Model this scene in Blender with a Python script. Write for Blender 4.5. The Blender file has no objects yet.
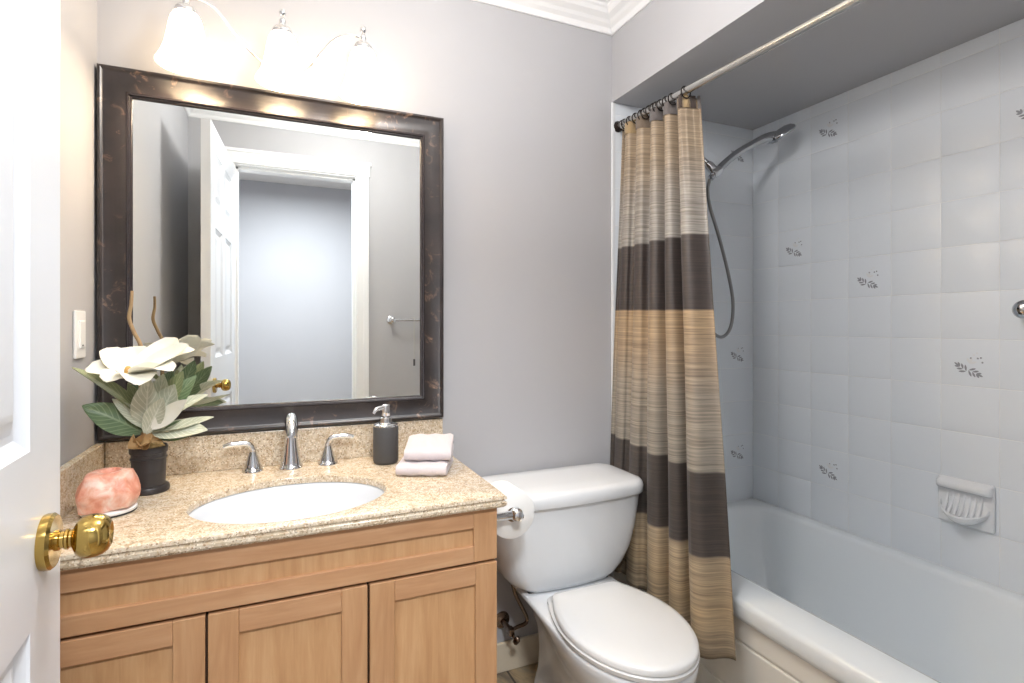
import bpy, bmesh, math, random
from mathutils import Vector, Matrix
random.seed(7)
S = bpy.context.scene
COL = S.collection
PI = math.pi

# ------------------------------------------------------------------ camera
cd = bpy.data.cameras.new('camera')
cam = bpy.data.objects.new('camera', cd); COL.objects.link(cam)
cam.location = (0, 0, 1.25)
cam.rotation_euler = (PI/2, 0, -math.radians(23.47))
cd.sensor_width = 36.0; cd.lens = 539.0/1024*36.0
cd.shift_y = -15.5/1024
cd.clip_start = 0.01
S.camera = cam
# ------------------------------------------------------------------ view, world
S.view_settings.view_transform = 'Standard'
S.view_settings.look = 'None'
S.view_settings.gamma = 1.0
S.view_settings.use_curve_mapping = False
S.view_settings.exposure = 0.5
W = bpy.data.worlds.new('world'); S.world = W; W.use_nodes = True
W.node_tree.nodes['Background'].inputs[0].default_value = (0.8, 0.88, 1, 1)
W.node_tree.nodes['Background'].inputs[1].default_value = 0.5
cy = S.cycles
cy.use_denoising = True
cy.max_bounces = 10; cy.diffuse_bounces = 6; cy.glossy_bounces = 5
cy.sample_clamp_indirect = 6.0
cy.caustics_reflective = True; cy.caustics_refractive = False
# ------------------------------------------------------------------ lamps of the place and the added fill (strengths)
WARM = (1.0, 0.78, 0.54)
BULB_W = 1.7          # each vanity bulb
SHADE_E = 5.6        # lit frosted glass
CEIL_FILL_W = 18.0         # added bathroom fill lamp on the ceiling, out of view
HALL_W = 38.0         # hallway ceiling fitting

def lamp(name, kind, loc, energy, color, size=0.1, rot=(0, 0, 0), parent=None):
    l = bpy.data.lights.new(name, kind); l.energy = energy; l.color = color
    if kind == 'AREA': l.shape = 'DISK'; l.size = size
    else: l.shadow_soft_size = size
    o = bpy.data.objects.new(name, l); COL.objects.link(o)
    o.location = loc; o.rotation_euler = rot
    if parent: o.parent = parent; o.location = Vector(loc) - wloc(parent)
    return o

def wloc(o):
    v = Vector((0, 0, 0))
    while o: v = v + Vector(o.location); o = o.parent
    return v

# ------------------------------------------------------------------ materials
def srgb(r, g, b):
    f = lambda c: (c/255/12.92) if c/255 <= .04045 else ((c/255+.055)/1.055)**2.4
    return (f(r), f(g), f(b), 1)

class MT:
    def __init__(s, name, color=(200, 200, 200), rough=.5, metal=0, **kw):
        s.m = bpy.data.materials.new(name); s.m.use_nodes = True
        s.n = s.m.node_tree.nodes; s.l = s.m.node_tree.links
        s.b = s.n['Principled BSDF']
        s.b.inputs['Base Color'].default_value = srgb(*color)
        s.b.inputs['Roughness'].default_value = rough
        s.b.inputs['Metallic'].default_value = metal
        for k, v in kw.items(): s.b.inputs[k.replace('_', ' ')].default_value = v
        s._co = None
    def node(s, t, **kw):
        nd = s.n.new(t)
        for k, v in kw.items(): setattr(nd, k, v)
        return nd
    def co(s, scale=(1, 1, 1), rot=(0, 0, 0), kind='Object'):
        tc = s.node('ShaderNodeTexCoord'); mp = s.node('ShaderNodeMapping')
        mp.inputs['Scale'].default_value = scale; mp.inputs['Rotation'].default_value = rot
        s.l.new(tc.outputs[kind], mp.inputs['Vector']); return mp.outputs['Vector']
    def noise(s, vec, scale=5, detail=4, rough=.5, dist=0):
        t = s.node('ShaderNodeTexNoise'); t.inputs['Scale'].default_value = scale
        t.inputs['Detail'].default_value = detail; t.inputs['Roughness'].default_value = rough
        t.inputs['Distortion'].default_value = dist
        s.l.new(vec, t.inputs['Vector']); return t.outputs['Fac']
    def voro(s, vec, scale=50, out='Color', feature='F1', rand=1):
        t = s.node('ShaderNodeTexVoronoi', feature=feature); t.inputs['Scale'].default_value = scale
        t.inputs['Randomness'].default_value = rand
        s.l.new(vec, t.inputs['Vector']); return t.outputs[out]
    def ramp(s, fac, stops, interp='LINEAR'):
        r = s.node('ShaderNodeValToRGB'); r.color_ramp.interpolation = interp
        e = r.color_ramp.elements
        while len(e) < len(stops): e.new(0.5)
        for k, (p, c) in enumerate(stops):
            e[k].position = p; e[k].color = srgb(*c) if isinstance(c, tuple) else (c, c, c, 1)
        s.l.new(fac, r.inputs['Fac']); return r.outputs['Color']
    def mix(s, fac, a, b, mode='MIX'):
        m = s.node('ShaderNodeMix', data_type='RGBA', blend_type=mode)
        for i, v in ((0, fac), (6, a), (7, b)):
            if hasattr(v, 'is_linked') or hasattr(v, 'links'): s.l.new(v, m.inputs[i])
            elif i == 0: m.inputs[0].default_value = v
            else: m.inputs[i].default_value = srgb(*v)
        return m.outputs[2]
    def math(s, op, a, b=0.0, c=None):
        m = s.node('ShaderNodeMath', operation=op)
        for i, v in enumerate((a, b) if c is None else (a, b, c)):
            if hasattr(v, 'links'): s.l.new(v, m.inputs[i])
            else: m.inputs[i].default_value = v
        return m.outputs[0]
    def base(s, out): s.l.new(out, s.b.inputs['Base Color'])
    def bump(s, h, strength=.2, dist=.002):
        b = s.node('ShaderNodeBump'); b.inputs['Strength'].default_value = strength
        b.inputs['Distance'].default_value = dist
        s.l.new(h, b.inputs['Height']); s.l.new(b.outputs['Normal'], s.b.inputs['Normal'])

def M_plain(name, color, rough=.5, metal=0, bumpscale=None, bs=.1, **kw):
    t = MT(name, color, rough, metal, **kw)
    if bumpscale:
        t.bump(t.noise(t.co(), bumpscale, 3), bs, .001)
    return t.m

def M_paint(name, color, rough=.55):
    t = MT(name, color, rough)
    v = t.co()
    c2 = tuple(max(0, c-4) for c in color)
    t.base(t.mix(t.noise(v, 3, 3), color, c2))
    t.bump(t.noise(v, 220, 2), .06, .001)
    return t.m

def M_granite(name):
    t = MT(name, (222, 196, 160), .22)
    v = t.co()
    n1 = t.noise(v, 55, 4, .6)
    c = t.ramp(n1, [(.28, (178, 156, 128)), (.47, (203, 186, 160)), (.60, (216, 204, 184)), (.78, (194, 174, 146))])
    cell = t.voro(v, 330, 'Color')
    sep = t.node('ShaderNodeSeparateColor'); t.l.new(cell, sep.inputs[0])
    dark = t.math('GREATER_THAN', sep.outputs[0], .90)
    c = t.mix(t.math('MULTIPLY', dark, .6), c, (112, 88, 66))
    light = t.math('GREATER_THAN', sep.outputs[1], .84)
    c = t.mix(t.math('MULTIPLY', light, .6), c, (248, 238, 220))
    rust = t.math('GREATER_THAN', sep.outputs[2], .86)
    c = t.mix(t.math('MULTIPLY', rust, .32), c, (176, 130, 88))
    t.base(c); return t.m

def M_wood(name, axis, tint=(0, 0, 0)):
    t = MT(name, (210, 165, 115), .38)
    sc = {'x': (1.2, 14, 14), 'z': (14, 14, 1.2)}[axis]
    v = t.co(sc)
    n = t.noise(v, 3.2, 5, .6, .6)
    n2 = t.noise(t.co(tuple(k*6 for k in sc)), 3, 2, .5)
    c = t.ramp(n, [(p_, tuple(q_+w_ for q_, w_ in zip(cc, tint))) for p_, cc in ((.25, (180, 137, 96)), (.5, (197, 156, 114)), (.75, (209, 171, 130)))])
    c = t.mix(t.math('MULTIPLY', n2, .35), c, (180, 128, 82))
    t.base(c); t.bump(n2, .05, .001); return t.m

def M_frame(name):
    t = MT(name, (52, 44, 42), .3)
    v = t.co()
    n = t.noise(v, 26, 6, .65, .8)
    n0 = t.noise(v, 7, 3)
    f = t.math('MULTIPLY', t.ramp(n, [(.57, 0.), (.70, 1.)]), t.ramp(n0, [(.40, 0.), (.58, 1.)]))
    c = t.mix(f, t.ramp(t.noise(v, 14, 4), [(.3, (32, 27, 27)), (.7, (54, 46, 44))]), (146, 118, 98))
    t.base(c); t.b.inputs['Specular IOR Level'].default_value = .7
    t.bump(n, .08, .001); return t.m

def M_floor(name):
    t = MT(name, (150, 130, 105), .35)
    v = t.co()
    n = t.noise(v, 7, 6, .62, 1.2)
    c = t.ramp(n, [(.28, (84, 76, 66)), (.42, (130, 118, 102)), (.55, (180, 158, 124)), (.7, (146, 140, 130))])
    br = t.node('ShaderNodeTexBrick', offset=0.0)
    t.l.new(t.co((1, 1, 1), (0, 0, .0)), br.inputs['Vector'])
    br.inputs['Scale'].default_value = 1; br.inputs['Mortar Size'].default_value = .004
    br.inputs['Brick Width'].default_value = .31; br.inputs['Row Height'].default_value = .31
    t.base(t.mix(br.outputs['Fac'], c, (70, 64, 58)))
    t.bump(n, .15, .003); return t.m

def M_curtain(name):
    t = MT(name, (180, 160, 130), .48)
    t.b.inputs['Sheen Weight'].default_value = .08
    uv = t.node('ShaderNodeUVMap'); uv.uv_map = 'UVMap'
    sp = t.node('ShaderNodeSeparateXYZ'); t.l.new(uv.outputs[0], sp.inputs[0])
    v = sp.outputs[1]
    c = t.ramp(v, [(0, (180, 158, 130)), (.10, (180, 160, 134)), (.18, (172, 163, 152)), (.2775, (174, 169, 162)),
                   (.278, (62, 49, 44)), (.4225, (66, 53, 48)), (.423, (192, 163, 124)), (.50, (184, 160, 130)),
                   (.58, (172, 160, 144)), (.7075, (164, 156, 143)), (.708, (66, 55, 48)), (.8445, (70, 58, 51)),
                   (.845, (184, 164, 134)), (.93, (186, 162, 126)), (1, (168, 152, 128))])
    mp = t.node('ShaderNodeMapping'); mp.inputs['Scale'].default_value = (2.0, 330, 1)
    t.l.new(uv.outputs[0], mp.inputs[0])
    n = t.noise(mp.outputs[0], 1, 4, .6)
    st = t.ramp(n, [(.34, (128, 118, 110)), (.5, (196, 196, 196)), (.64, (250, 246, 240))])
    c = t.mix(.75, c, st, 'MULTIPLY')
    bright = t.node('ShaderNodeBrightContrast'); bright.inputs[1].default_value = .02
    t.l.new(c, bright.inputs[0])
    t.base(bright.outputs[0])
    t.bump(n, .25, .001); return t.m

def M_salt(name):
    t = MT(name, (232, 165, 140), .45)
    v = t.co()
    n = t.noise(v, 26, 5, .6, .5)
    c = t.ramp(n, [(.3, (206, 128, 104)), (.44, (220, 152, 128)), (.54, (228, 178, 158)), (.66, (236, 212, 200))])
    t.base(c)
    t.b.inputs['Subsurface Weight'].default_value = .25
    t.b.inputs['Subsurface Radius'].default_value = (.02, .008, .005)
    t.bump(t.noise(v, 60, 4), .35, .004); return t.m

def M_leaf(name, c1, c2, rough=.5, scale=60, vein=None):
    t = MT(name, c1, rough)
    v = t.co()
    c = t.mix(t.noise(v, scale, 4), c1, c2)
    if vein:
        uv = t.node('ShaderNodeUVMap'); uv.uv_map = 'UVMap'
        sp = t.node('ShaderNodeSeparateXYZ'); t.l.new(uv.outputs[0], sp.inputs[0])
        av = t.math('ABSOLUTE', sp.outputs[1])
        ph = t.math('SUBTRACT', t.math('MULTIPLY', sp.outputs[0], 9.0), t.math('MULTIPLY', av, 2.6))
        fr = t.math('ABSOLUTE', t.math('SUBTRACT', t.math('FRACT', ph), .5))
        side = t.math('LESS_THAN', fr, .09)
        mid = t.math('LESS_THAN', av, .06)
        m = t.math('MULTIPLY', t.math('MAXIMUM', side, mid), .55)
        c = t.mix(m, c, vein)
    t.base(c); t.bump(t.noise(v, 90, 2), .2, .001)
    return t.m

def M_towel(name, color):
    t = MT(name, color, .95)
    v = t.co(); n = t.noise(v, 420, 2)
    t.base(t.mix(n, color, tuple(c-22 for c in color)))
    t.b.inputs['Sheen Weight'].default_value = .3
    t.bump(n, .6, .002); return t.m

def M_emit(name, color, strength):
    t = MT(name, (250, 246, 238), .35)
    t.b.inputs['Emission Color'].default_value = (*color, 1)
    t.b.inputs['Emission Strength'].default_value = strength
    return t.m

def M_tile(name):
    t = MT(name, (206, 210, 213), .24)
    v = t.co()
    t.base(t.mix(t.noise(v, 2.2, 2), (230, 235, 240), (225, 231, 237)))
    t.bump(t.noise(v, 16, 2), .05, .004)
    return t.m

WALL = (182, 182, 185)
m_wall = M_paint('wall_paint', WALL)
m_hall = M_paint('hall_paint', (188, 189, 195))
m_ceil = M_paint('ceiling_paint', (246, 246, 246), .7)
m_trim = M_paint('white_trim_paint', (240, 241, 242), .3)
m_door = M_paint('white_door_paint', (226, 230, 236), .28)
m_tile = M_tile('glazed_wall_tile')
m_grout = M_plain('tile_grout', (236, 238, 238), .6, bumpscale=200)
m_decal = M_plain('printed_leaf_sprig', (150, 152, 158), .25, bumpscale=50)
m_decal2 = M_plain('printed_pale_dot', (226, 228, 229), .25, bumpscale=50)
m_floor = M_floor('slate_floor_tile')
m_base = M_paint('cream_baseboard_paint', (226, 214, 192), .4)
m_granite = M_granite('beige_granite')
m_woodx = M_wood('maple_grain_across', 'x', (-4, -6, -1))
m_woodz = M_wood('maple_grain_upright', 'z', (-3, -4, -1))
m_woodp = M_wood('maple_panel_grain', 'z', (4, 3, 2))
m_dark = M_plain('gap_shade_brown', (60, 42, 28), .7, bumpscale=40)  # dark brown stands in for shade in the door gaps
m_porc = M_plain('white_porcelain', (228, 231, 234), .08, bumpscale=4, bs=.01)
m_tub = M_plain('white_tub_enamel', (234, 240, 244), .1, bumpscale=4, bs=.01)
m_apron = M_plain('cream_tub_apron', (238, 236, 230), .3, bumpscale=60, bs=.03)
m_plast = M_plain('white_plastic', (242, 242, 240), .3, bumpscale=80, bs=.02)
m_seat = M_plain('white_seat_plastic', (230, 231, 231), .16, bumpscale=30, bs=.01)
m_chrome = M_plain('polished_chrome', (225, 226, 228), .07, 1, bumpscale=30, bs=.01)
m_chromed = M_plain('shower_chrome', (190, 192, 196), .14, 1, bumpscale=30, bs=.01)
m_steel = M_plain('brushed_steel', (205, 203, 198), .25, 1, bumpscale=300, bs=.05)
m_hose = M_plain('metal_hose_braid', (150, 150, 150), .3, 1, bumpscale=500, bs=.4)
m_brass = M_plain('polished_brass', (192, 162, 92), .13, 1, bumpscale=40, bs=.02)
m_darkmetal = M_plain('dark_ring_metal', (48, 42, 40), .35, .8, bumpscale=90, bs=.05)
m_oldmetal = M_plain('aged_valve_metal', (140, 122, 108), .25, 1, bumpscale=150, bs=.2)
m_frame = M_frame('distressed_bronze_frame')
m_frame_in = M_plain('dark_inner_lip', (48, 42, 44), .25, bumpscale=60, bs=.03)
m_curtain = M_curtain('striped_curtain_fabric')
m_soap = M_plain('charcoal_soft_plastic', (74, 73, 74), .5, bumpscale=150, bs=.05)
m_towel = M_towel('pale_mauve_terry', (218, 209, 212))
m_pot = M_plain('black_nursery_plastic', (58, 54, 54), .38, bumpscale=120, bs=.08)
m_moss = M_leaf('dry_moss', (104, 92, 62), (150, 128, 84), .9, 90)
m_petal = M_leaf('white_magnolia_petal', (236, 233, 224), (222, 220, 204), .55, 30)
m_green = M_leaf('magnolia_green', (112, 132, 96), (78, 100, 72), .42, 40, (150, 164, 128))
m_olive = M_leaf('magnolia_olive', (142, 150, 108), (110, 122, 84), .45, 40, (174, 178, 142))
m_sage = M_leaf('frosted_sage_leaf', (206, 208, 190), (160, 167, 142), .6, 70, (232, 232, 220))
m_twig = M_leaf('dry_twig', (176, 150, 112), (132, 106, 76), .8, 60)
m_dry = M_leaf('dried_curl', (150, 116, 74), (196, 166, 118), .7, 50)
m_stamen = M_leaf('stamen_orange', (206, 142, 84), (190, 170, 90), .6, 120)
m_salt = M_salt('pink_salt_rock')
m_paper = M_plain('tissue_paper', (240, 239, 236), .9, bumpscale=300, bs=.1)
m_card = M_plain('cardboard_core', (170, 140, 105), .9, bumpscale=200, bs=.1)
m_shade = M_emit('lit_frosted_glass', (1, .76, .49), SHADE_E)
m_dome = M_emit('lit_ceiling_glass', (1, .97, .93), 2.0)
m_black = M_plain('black_rubber', (40, 40, 42), .5, bumpscale=100, bs=.05)
m_cord = M_plain('grey_cord', (190, 188, 180), .8, bumpscale=300, bs=.2)
tm = MT('mirror_silver', (240, 243, 241), 0.0, 1); m_mirror = tm.m
tw = MT('basin_glaze', (214, 219, 226), .1); m_basin = tw.m

# ------------------------------------------------------------------ mesh helpers (all in room coordinates)
def NB(): return bmesh.new()

def box(bm, x0, x1, y0, y1, z0, z1, mi=0):
    vs = [bm.verts.new(p) for p in ((x0,y0,z0),(x1,y0,z0),(x1,y1,z0),(x0,y1,z0),(x0,y0,z1),(x1,y0,z1),(x1,y1,z1),(x0,y1,z1))]
    fs = []
    for f in ((0,3,2,1),(4,5,6,7),(0,1,5,4),(1,2,6,5),(2,3,7,6),(3,0,4,7)):
        fc = bm.faces.new([vs[i] for i in f]); fc.material_index = mi; fs.append(fc)
    return vs

def bbox(bm, x0, x1, y0, y1, z0, z1, r=.002, seg=2):
    b2 = bmesh.new(); box(b2, x0, x1, y0, y1, z0, z1)
    bmesh.ops.bevel(b2, geom=b2.edges[:], offset=r, segments=seg, profile=.5, affect='EDGES')
    merge(bm, b2)

def merge(bm, b2, mat=None):
    if mat is not None: b2.transform(mat)
    me = bpy.data.meshes.new('tmp'); b2.to_mesh(me); b2.free()
    bm.from_mesh(me); bpy.data.meshes.remove(me)

def loft(bm, rings, cap0=True, cap1=True, closed=True, mi=0):
    vr = [[bm.verts.new(p) for p in r] for r in rings]
    n = len(rings[0])
    for a, b in zip(vr, vr[1:]):
        for i in range(n if closed else n-1):
            j = (i+1) % n
            try: bm.faces.new((a[i], a[j], b[j], b[i])).material_index = mi
            except ValueError: pass
    if cap0: bm.faces.new(list(reversed(vr[0]))).material_index = mi
    if cap1: bm.faces.new(vr[-1]).material_index = mi
    return vr

def basis(axis):
    a = Vector(axis).normalized()
    h = Vector((0, 0, 1)) if abs(a.z) < .9 else Vector((1, 0, 0))
    u = a.cross(h).normalized(); v = a.cross(u).normalized()
    return a, u, v

def lathe(bm, prof, c, axis=(0, 0, 1), n=32, sx=1.0, cap0=True, cap1=True):
    a, u, v = basis(axis); c = Vector(c)
    rings = []
    for r, h in prof:
        rings.append([c + a*h + (u*math.cos(2*PI*k/n)*sx + v*math.sin(2*PI*k/n))*max(r, 1e-5) for k in range(n)])
    loft(bm, rings, cap0, cap1)

def spline(pts, sub=8):
    P = [Vector(p) for p in pts]
    P = [2*P[0]-P[1]] + P + [2*P[-1]-P[-2]]
    out = []
    for i in range(1, len(P)-2):
        p0, p1, p2, p3 = P[i-1:i+3]
        for k in range(sub):
            t = k/sub
            out.append(.5*((2*p1) + (p2-p0)*t + (2*p0-5*p1+4*p2-p3)*t*t + (3*p1-p0-3*p2+p3)*t**3))
    out.append(P[-2]); return out

def tube(bm, pts, rad, n=12, sub=8, smooth=True):
    P = spline(pts, sub) if smooth and len(pts) > 2 else [Vector(p) for p in pts]
    L = len(P)
    def R(i):
        if callable(rad): return rad(i/(L-1))
        if isinstance(rad, (list, tuple)):
            x = i/(L-1)*(len(rad)-1); k = min(int(x), len(rad)-2); return rad[k]*(1-(x-k)) + rad[k+1]*(x-k)
        return rad
    u = None; rings = []
    for i, p in enumerate(P):
        a = (P[min(i+1, L-1)] - P[max(i-1, 0)]).normalized()
        if u is None: _, u, _ = basis(a)
        u = (u - a*u.dot(a)).normalized(); v = a.cross(u)
        rings.append([p + (u*math.cos(2*PI*k/n) + v*math.sin(2*PI*k/n))*R(i) for k in range(n)])
    loft(bm, rings)

def ball(bm, c, r, sc=(1, 1, 1), n=16):
    m = Matrix.Translation(c) @ Matrix.Diagonal((sc[0], sc[1], sc[2], 1))
    bmesh.ops.create_uvsphere(bm, u_segments=n*2, v_segments=n, radius=r, matrix=m)

def rrect(x0, x1, y0, y1, r, z, nc=6):
    out = []
    for cx, cyy, a0 in ((x1-r, y1-r, 0), (x0+r, y1-r, 90), (x0+r, y0+r, 180), (x1-r, y0+r, 270)):
        for k in range(nc+1):
            a = math.radians(a0 + 90*k/nc)
            out.append(Vector((cx + r*math.cos(a), cyy + r*math.sin(a), z)))
    return out

def obj(name, bm, mat, parent=None, smooth=True, origin=None, recalc=True, label=None, angle=40):
    if recalc: bmesh.ops.recalc_face_normals(bm, faces=bm.faces[:])
    if parent is not None: off = wloc(parent)
    elif origin is not None: off = Vector(origin)
    else:
        xs = [v.co for v in bm.verts]
        lo = [min(c[i] for c in xs) for i in range(3)]; hi = [max(c[i] for c in xs) for i in range(3)]
        off = Vector(((lo[0]+hi[0])/2, (lo[1]+hi[1])/2, lo[2]))
    bmesh.ops.translate(bm, verts=bm.verts[:], vec=-off)
    me = bpy.data.meshes.new(name); bm.to_mesh(me); bm.free()
    for m in (mat if isinstance(mat, (list, tuple)) else [mat]): me.materials.append(m)
    if smooth:
        for p in me.polygons: p.use_smooth = True
        me.set_sharp_from_angle(angle=math.radians(angle))
    o = bpy.data.objects.new(name, me); COL.objects.link(o)
    if parent is not None: o.parent = parent
    else: o.location = off
    if label: o['label'] = label
    return o

def tag(o, label, cat, group=None):
    o['label'] = label; o['category'] = cat
    if group: o['group'] = group
    return o

def thing(name, label, cat, loc, group=None):
    o = bpy.data.objects.new(name, None); COL.objects.link(o)
    o.location = loc; o.empty_display_size = .05
    return tag(o, label, cat, group)

def struct(name, bm, mat, label=None, **kw):
    o = obj(name, bm, mat, smooth=kw.pop('smooth', False), **kw); o['kind'] = 'structure'
    if label: o['label'] = label
    return o

# ------------------------------------------------------------------ room shell
XL, XB, XR = -.455, 1.22, 1.979      # left wall, face of the tub alcove, tiled wall
YB, YF, YH = 1.81, .16, .04          # back wall, bathroom side and hall side of the door wall
ZC, ZS = 2.49, 2.14                  # ceiling, alcove soffit
DX0, DX1, DZ = -.222, .440, 2.168     # door opening

b = NB(); box(b, XL-.1, XB, YB, YB+.1, 0, ZC); struct('wall_back', b, m_wall)
b = NB(); box(b, XL-.1, XL, YF, YB, 0, ZC); struct('wall_left', b, m_wall)
b = NB()
box(b, XL-.1, DX0-.02, YH, YF, 0, ZC); box(b, DX1+.02, XR+.1, YH, YF, 0, ZC); box(b, DX0-.02, DX1+.02, YH, YF, DZ+.02, ZC)
struct('wall_front', b, m_wall)
b = NB(); box(b, XB, XR, YF, YB, ZS, ZC); struct('wall_bulkhead', b, m_wall)
b = NB(); box(b, XL-.1, XB, YF, YB, ZC, ZC+.05); struct('ceiling', b, m_ceil)
b = NB(); box(b, XL-.1, XR+.1, YH, YB+.1, -.05, 0); struct('floor', b, m_floor)
# hallway outside the door
b = NB(); box(b, -1.6, 2.2, -1.6, -1.5, 0, ZC); struct('wall_hall', b, m_hall)
b = NB(); box(b, -1.7, -1.6, -1.6, YH, 0, ZC); struct('wall_hall_left', b, m_hall)
b = NB(); box(b, 2.2, 2.3, -1.6, YH, 0, ZC); struct('wall_hall_right', b, m_hall)
b = NB(); box(b, -1.7, XL-.1, YH, YF, 0, ZC); box(b, XR+.1, 2.3, YH, YF, 0, ZC); struct('wall_hall_front', b, m_hall)
b = NB(); box(b, -1.6, 2.2, -1.5, YH, ZC, ZC+.05); struct('ceiling_hall', b, m_ceil)
b = NB(); box(b, -1.6, 2.2, -1.5, YH, -.05, 0); struct('floor_hall', b, m_floor)

# tiled walls: every tile a bevelled pad in one surface, sprigs printed on some
TY, TZ = .1555, .1474
Z0T = .4716 - 3*TZ
def sprig(bm, P, sc=1.0):
    # P(a, h) gives a point on the wall: a to the viewer's right, h up (metres from the tile centre)
    def leafq(a, h, ang, ln, w, mi):
        ca, sa = math.cos(ang), math.sin(ang)
        pts = []
        for t, s in ((0, 0), (.3, .8), (.6, 1), (.85, .6), (1, 0), (.85, -.6), (.6, -1), (.3, -.8)):
            pts.append(P(a + ca*ln*t - sa*w*s, h + sa*ln*t + ca*w*s))
        f = bm.faces.new([bm.verts.new(p) for p in pts]); f.material_index = mi
    for (a0, h0), ang, n_ in (((-.006, -.020), 2.45, 3), ((.000, -.016), -.45, 3)):
        for k in range(n_):
            a, h = a0 + math.cos(ang)*.011*k, h0 + math.sin(ang)*.011*k
            for sgn in (1, -1): leafq(a, h, ang + sgn*(.75-.1*k), .021-.003*k, .0031, 2)
        leafq(a0 + math.cos(ang)*.026, h0 + math.sin(ang)*.026, ang, .016, .003, 2)
    for a, h in ((.012, .030), (.022, .020), (.030, .022), (.020, .036), (.004, .020), (.034, .008)):
        leafq(a, h, .6, .006, .003, 2 if h < .025 else 3)
    for i, ang in enumerate((.4, 1.3, 2.0)):
        leafq(.004, .004, ang, .020, .0035, 3)
def tiled(name, P, a0, a1, alines, z0, z1, zlines, sprigs, label):
    # P(a, h, out): wall point
    bm = NB()
    q = [P(a0, z0, 0), P(a1, z0, 0), P(a1, z1, 0), P(a0, z1, 0)]
    qb = [P(a0, z0, -.1), P(a1, z0, -.1), P(a1, z1, -.1), P(a0, z1, -.1)]
    loft(bm, [qb, q], True, True, mi=1)
    rnd = random.Random(3)
    A = [a0] + [x for x in alines if a0+.012 < x < a1-.012] + [a1]
    Z = [z0] + [x for x in zlines if z0+.012 < x < z1-.012] + [z1]
    g = .0008; bv = .0020; H = .0013
    for aa, ab in zip(A, A[1:]):
        for za, zb in zip(Z, Z[1:]):
            t1, t2 = rnd.uniform(-.00010, .00010), rnd.uniform(-.00010, .00010)
            o4 = [(aa+g, za+g), (ab-g, za+g), (ab-g, zb-g), (aa+g, zb-g)]
            i4 = [(aa+g+bv, za+g+bv), (ab-g-bv, za+g+bv), (ab-g-bv, zb-g-bv), (aa+g+bv, zb-g-bv)]
            hh = [H+t1+t2, H-t1+t2, H-t1-t2, H+t1-t2]
            vo = [bm.verts.new(P(x, z, .0003)) for x, z in o4]
            vm = [bm.verts.new(P(x*.5+X*.5, z*.5+Zz*.5, .0003+(h-.0003)*.75)) for (x, z), (X, Zz), h in zip(o4, i4, hh)]
            vi = [bm.verts.new(P(x, z, h)) for (x, z), h in zip(i4, hh)]
            for r0, r1 in ((vo, vm), (vm, vi)):
                for k in range(4): bm.faces.new((r0[k], r0[(k+1) % 4], r1[(k+1) % 4], r1[k]))
            bm.faces.new(vi)
    bmesh.ops.recalc_face_normals(bm, faces=bm.faces[:])
    for a, h in sprigs:
        sprig(bm, lambda x, y, a=a, h=h: P(a+x, h+y, .0018))
    o = struct(name, bm, [m_tile, m_grout, m_decal, m_decal2], label, recalc=False, smooth=True, angle=25)
    return o
zl = [Z0T + k*TZ for k in range(0, 16)]
# right wall: a = -y so that a grows towards the viewer's right
tiled('wall_right', lambda a, h, o: Vector((XR-o, -a, h)), -YB, -YF,
      [-1.519 + TY*k for k in range(-2, 12)], 0, ZS, zl,
      [(-1.444, 2.023), (-1.597, 1.575), (-1.29, 1.423), (-.976, 1.128), (-1.444, .690), (-.82, 1.872)], None)
tiled('wall_alcove_back', lambda a, h, o: Vector((a, YB-o, h)), XB, XR,
      [XR - TY*k for k in range(1, 6)], 0, ZS, zl,
      [(1.885, 2.023), (1.882, 1.128), (1.882, .690), (1.57, 1.43)], None)
b = NB(); bbox(b, XB-.004, XB+.012, YB-.006, YB+.002, .1, ZS, .003); struct('trim_5', b, m_porc)

# crown moulding round the painted room
prof = [(0, -.085), (.006, -.085), (.010, -.078), (.014, -.066), (.026, -.056), (.034, -.046), (.052, -.034), (.060, -.022),
        (.066, -.018), (.068, -.010), (.078, -.008), (.080, 0), (0, 0)]
b = NB()
corners = [(XL, YF, 1, 1), (XB, YF, -1, 1), (XB, YB, -1, -1), (XL, YB, 1, -1)]
rings = [[Vector((x+sx*d, y+sy*d, ZC+z)) for d, z in prof] for x, y, sx, sy in corners]
vr = [[b.verts.new(p) for p in r] for r in rings]
for i in range(4):
    A_, B_ = vr[i], vr[(i+1) % 4]
    for k in range(len(prof)-1): b.faces.new((A_[k], A_[k+1], B_[k+1], B_[k]))
struct('trim_1', b, m_trim)
# door casing and jamb
b = NB()
for s, x in ((-1, DX0), (1, DX1)):
    xa, xb = sorted((x + s*.006, x + s*.078))
    bbox(b, xa, xb, YF, YF+.016, 0, DZ+.006, .003)
    bbox(b, *sorted((x + s*.045, x + s*.078)), YF+.001, YF+.021, 0, DZ+.006, .004)
bbox(b, DX0-.085, DX1+.085, YF, YF+.020, DZ+.006, DZ+.086, .003)
bbox(b, DX0-.092, DX1+.092, YF, YF+.027, DZ+.070, DZ+.090, .004)
struct('trim_2', b, m_trim)
b = NB()
box(b, DX0-.019, DX0, YH-.005, YF+.003, 0, DZ+.019); box(b, DX1, DX1+.019, YH-.005, YF+.003, 0, DZ+.019); box(b, DX0, DX1, YH-.005, YF+.003, DZ, DZ+.019)
box(b, DX1-.011, DX1+.001, YH+.01, YF-.045, 0, DZ); box(b, DX0-.001, DX0+.011, YH+.01, YF-.045, 0, DZ); box(b, DX0, DX1, YH+.01, YF-.045, DZ-.011, DZ+.001)
struct('trim_3', b, m_trim)
# baseboard
b = NB(); bbox(b, .51, XB-.01, YB-.014, YB, 0, .105, .004); struct('baseboard_back', b, m_base)

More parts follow.
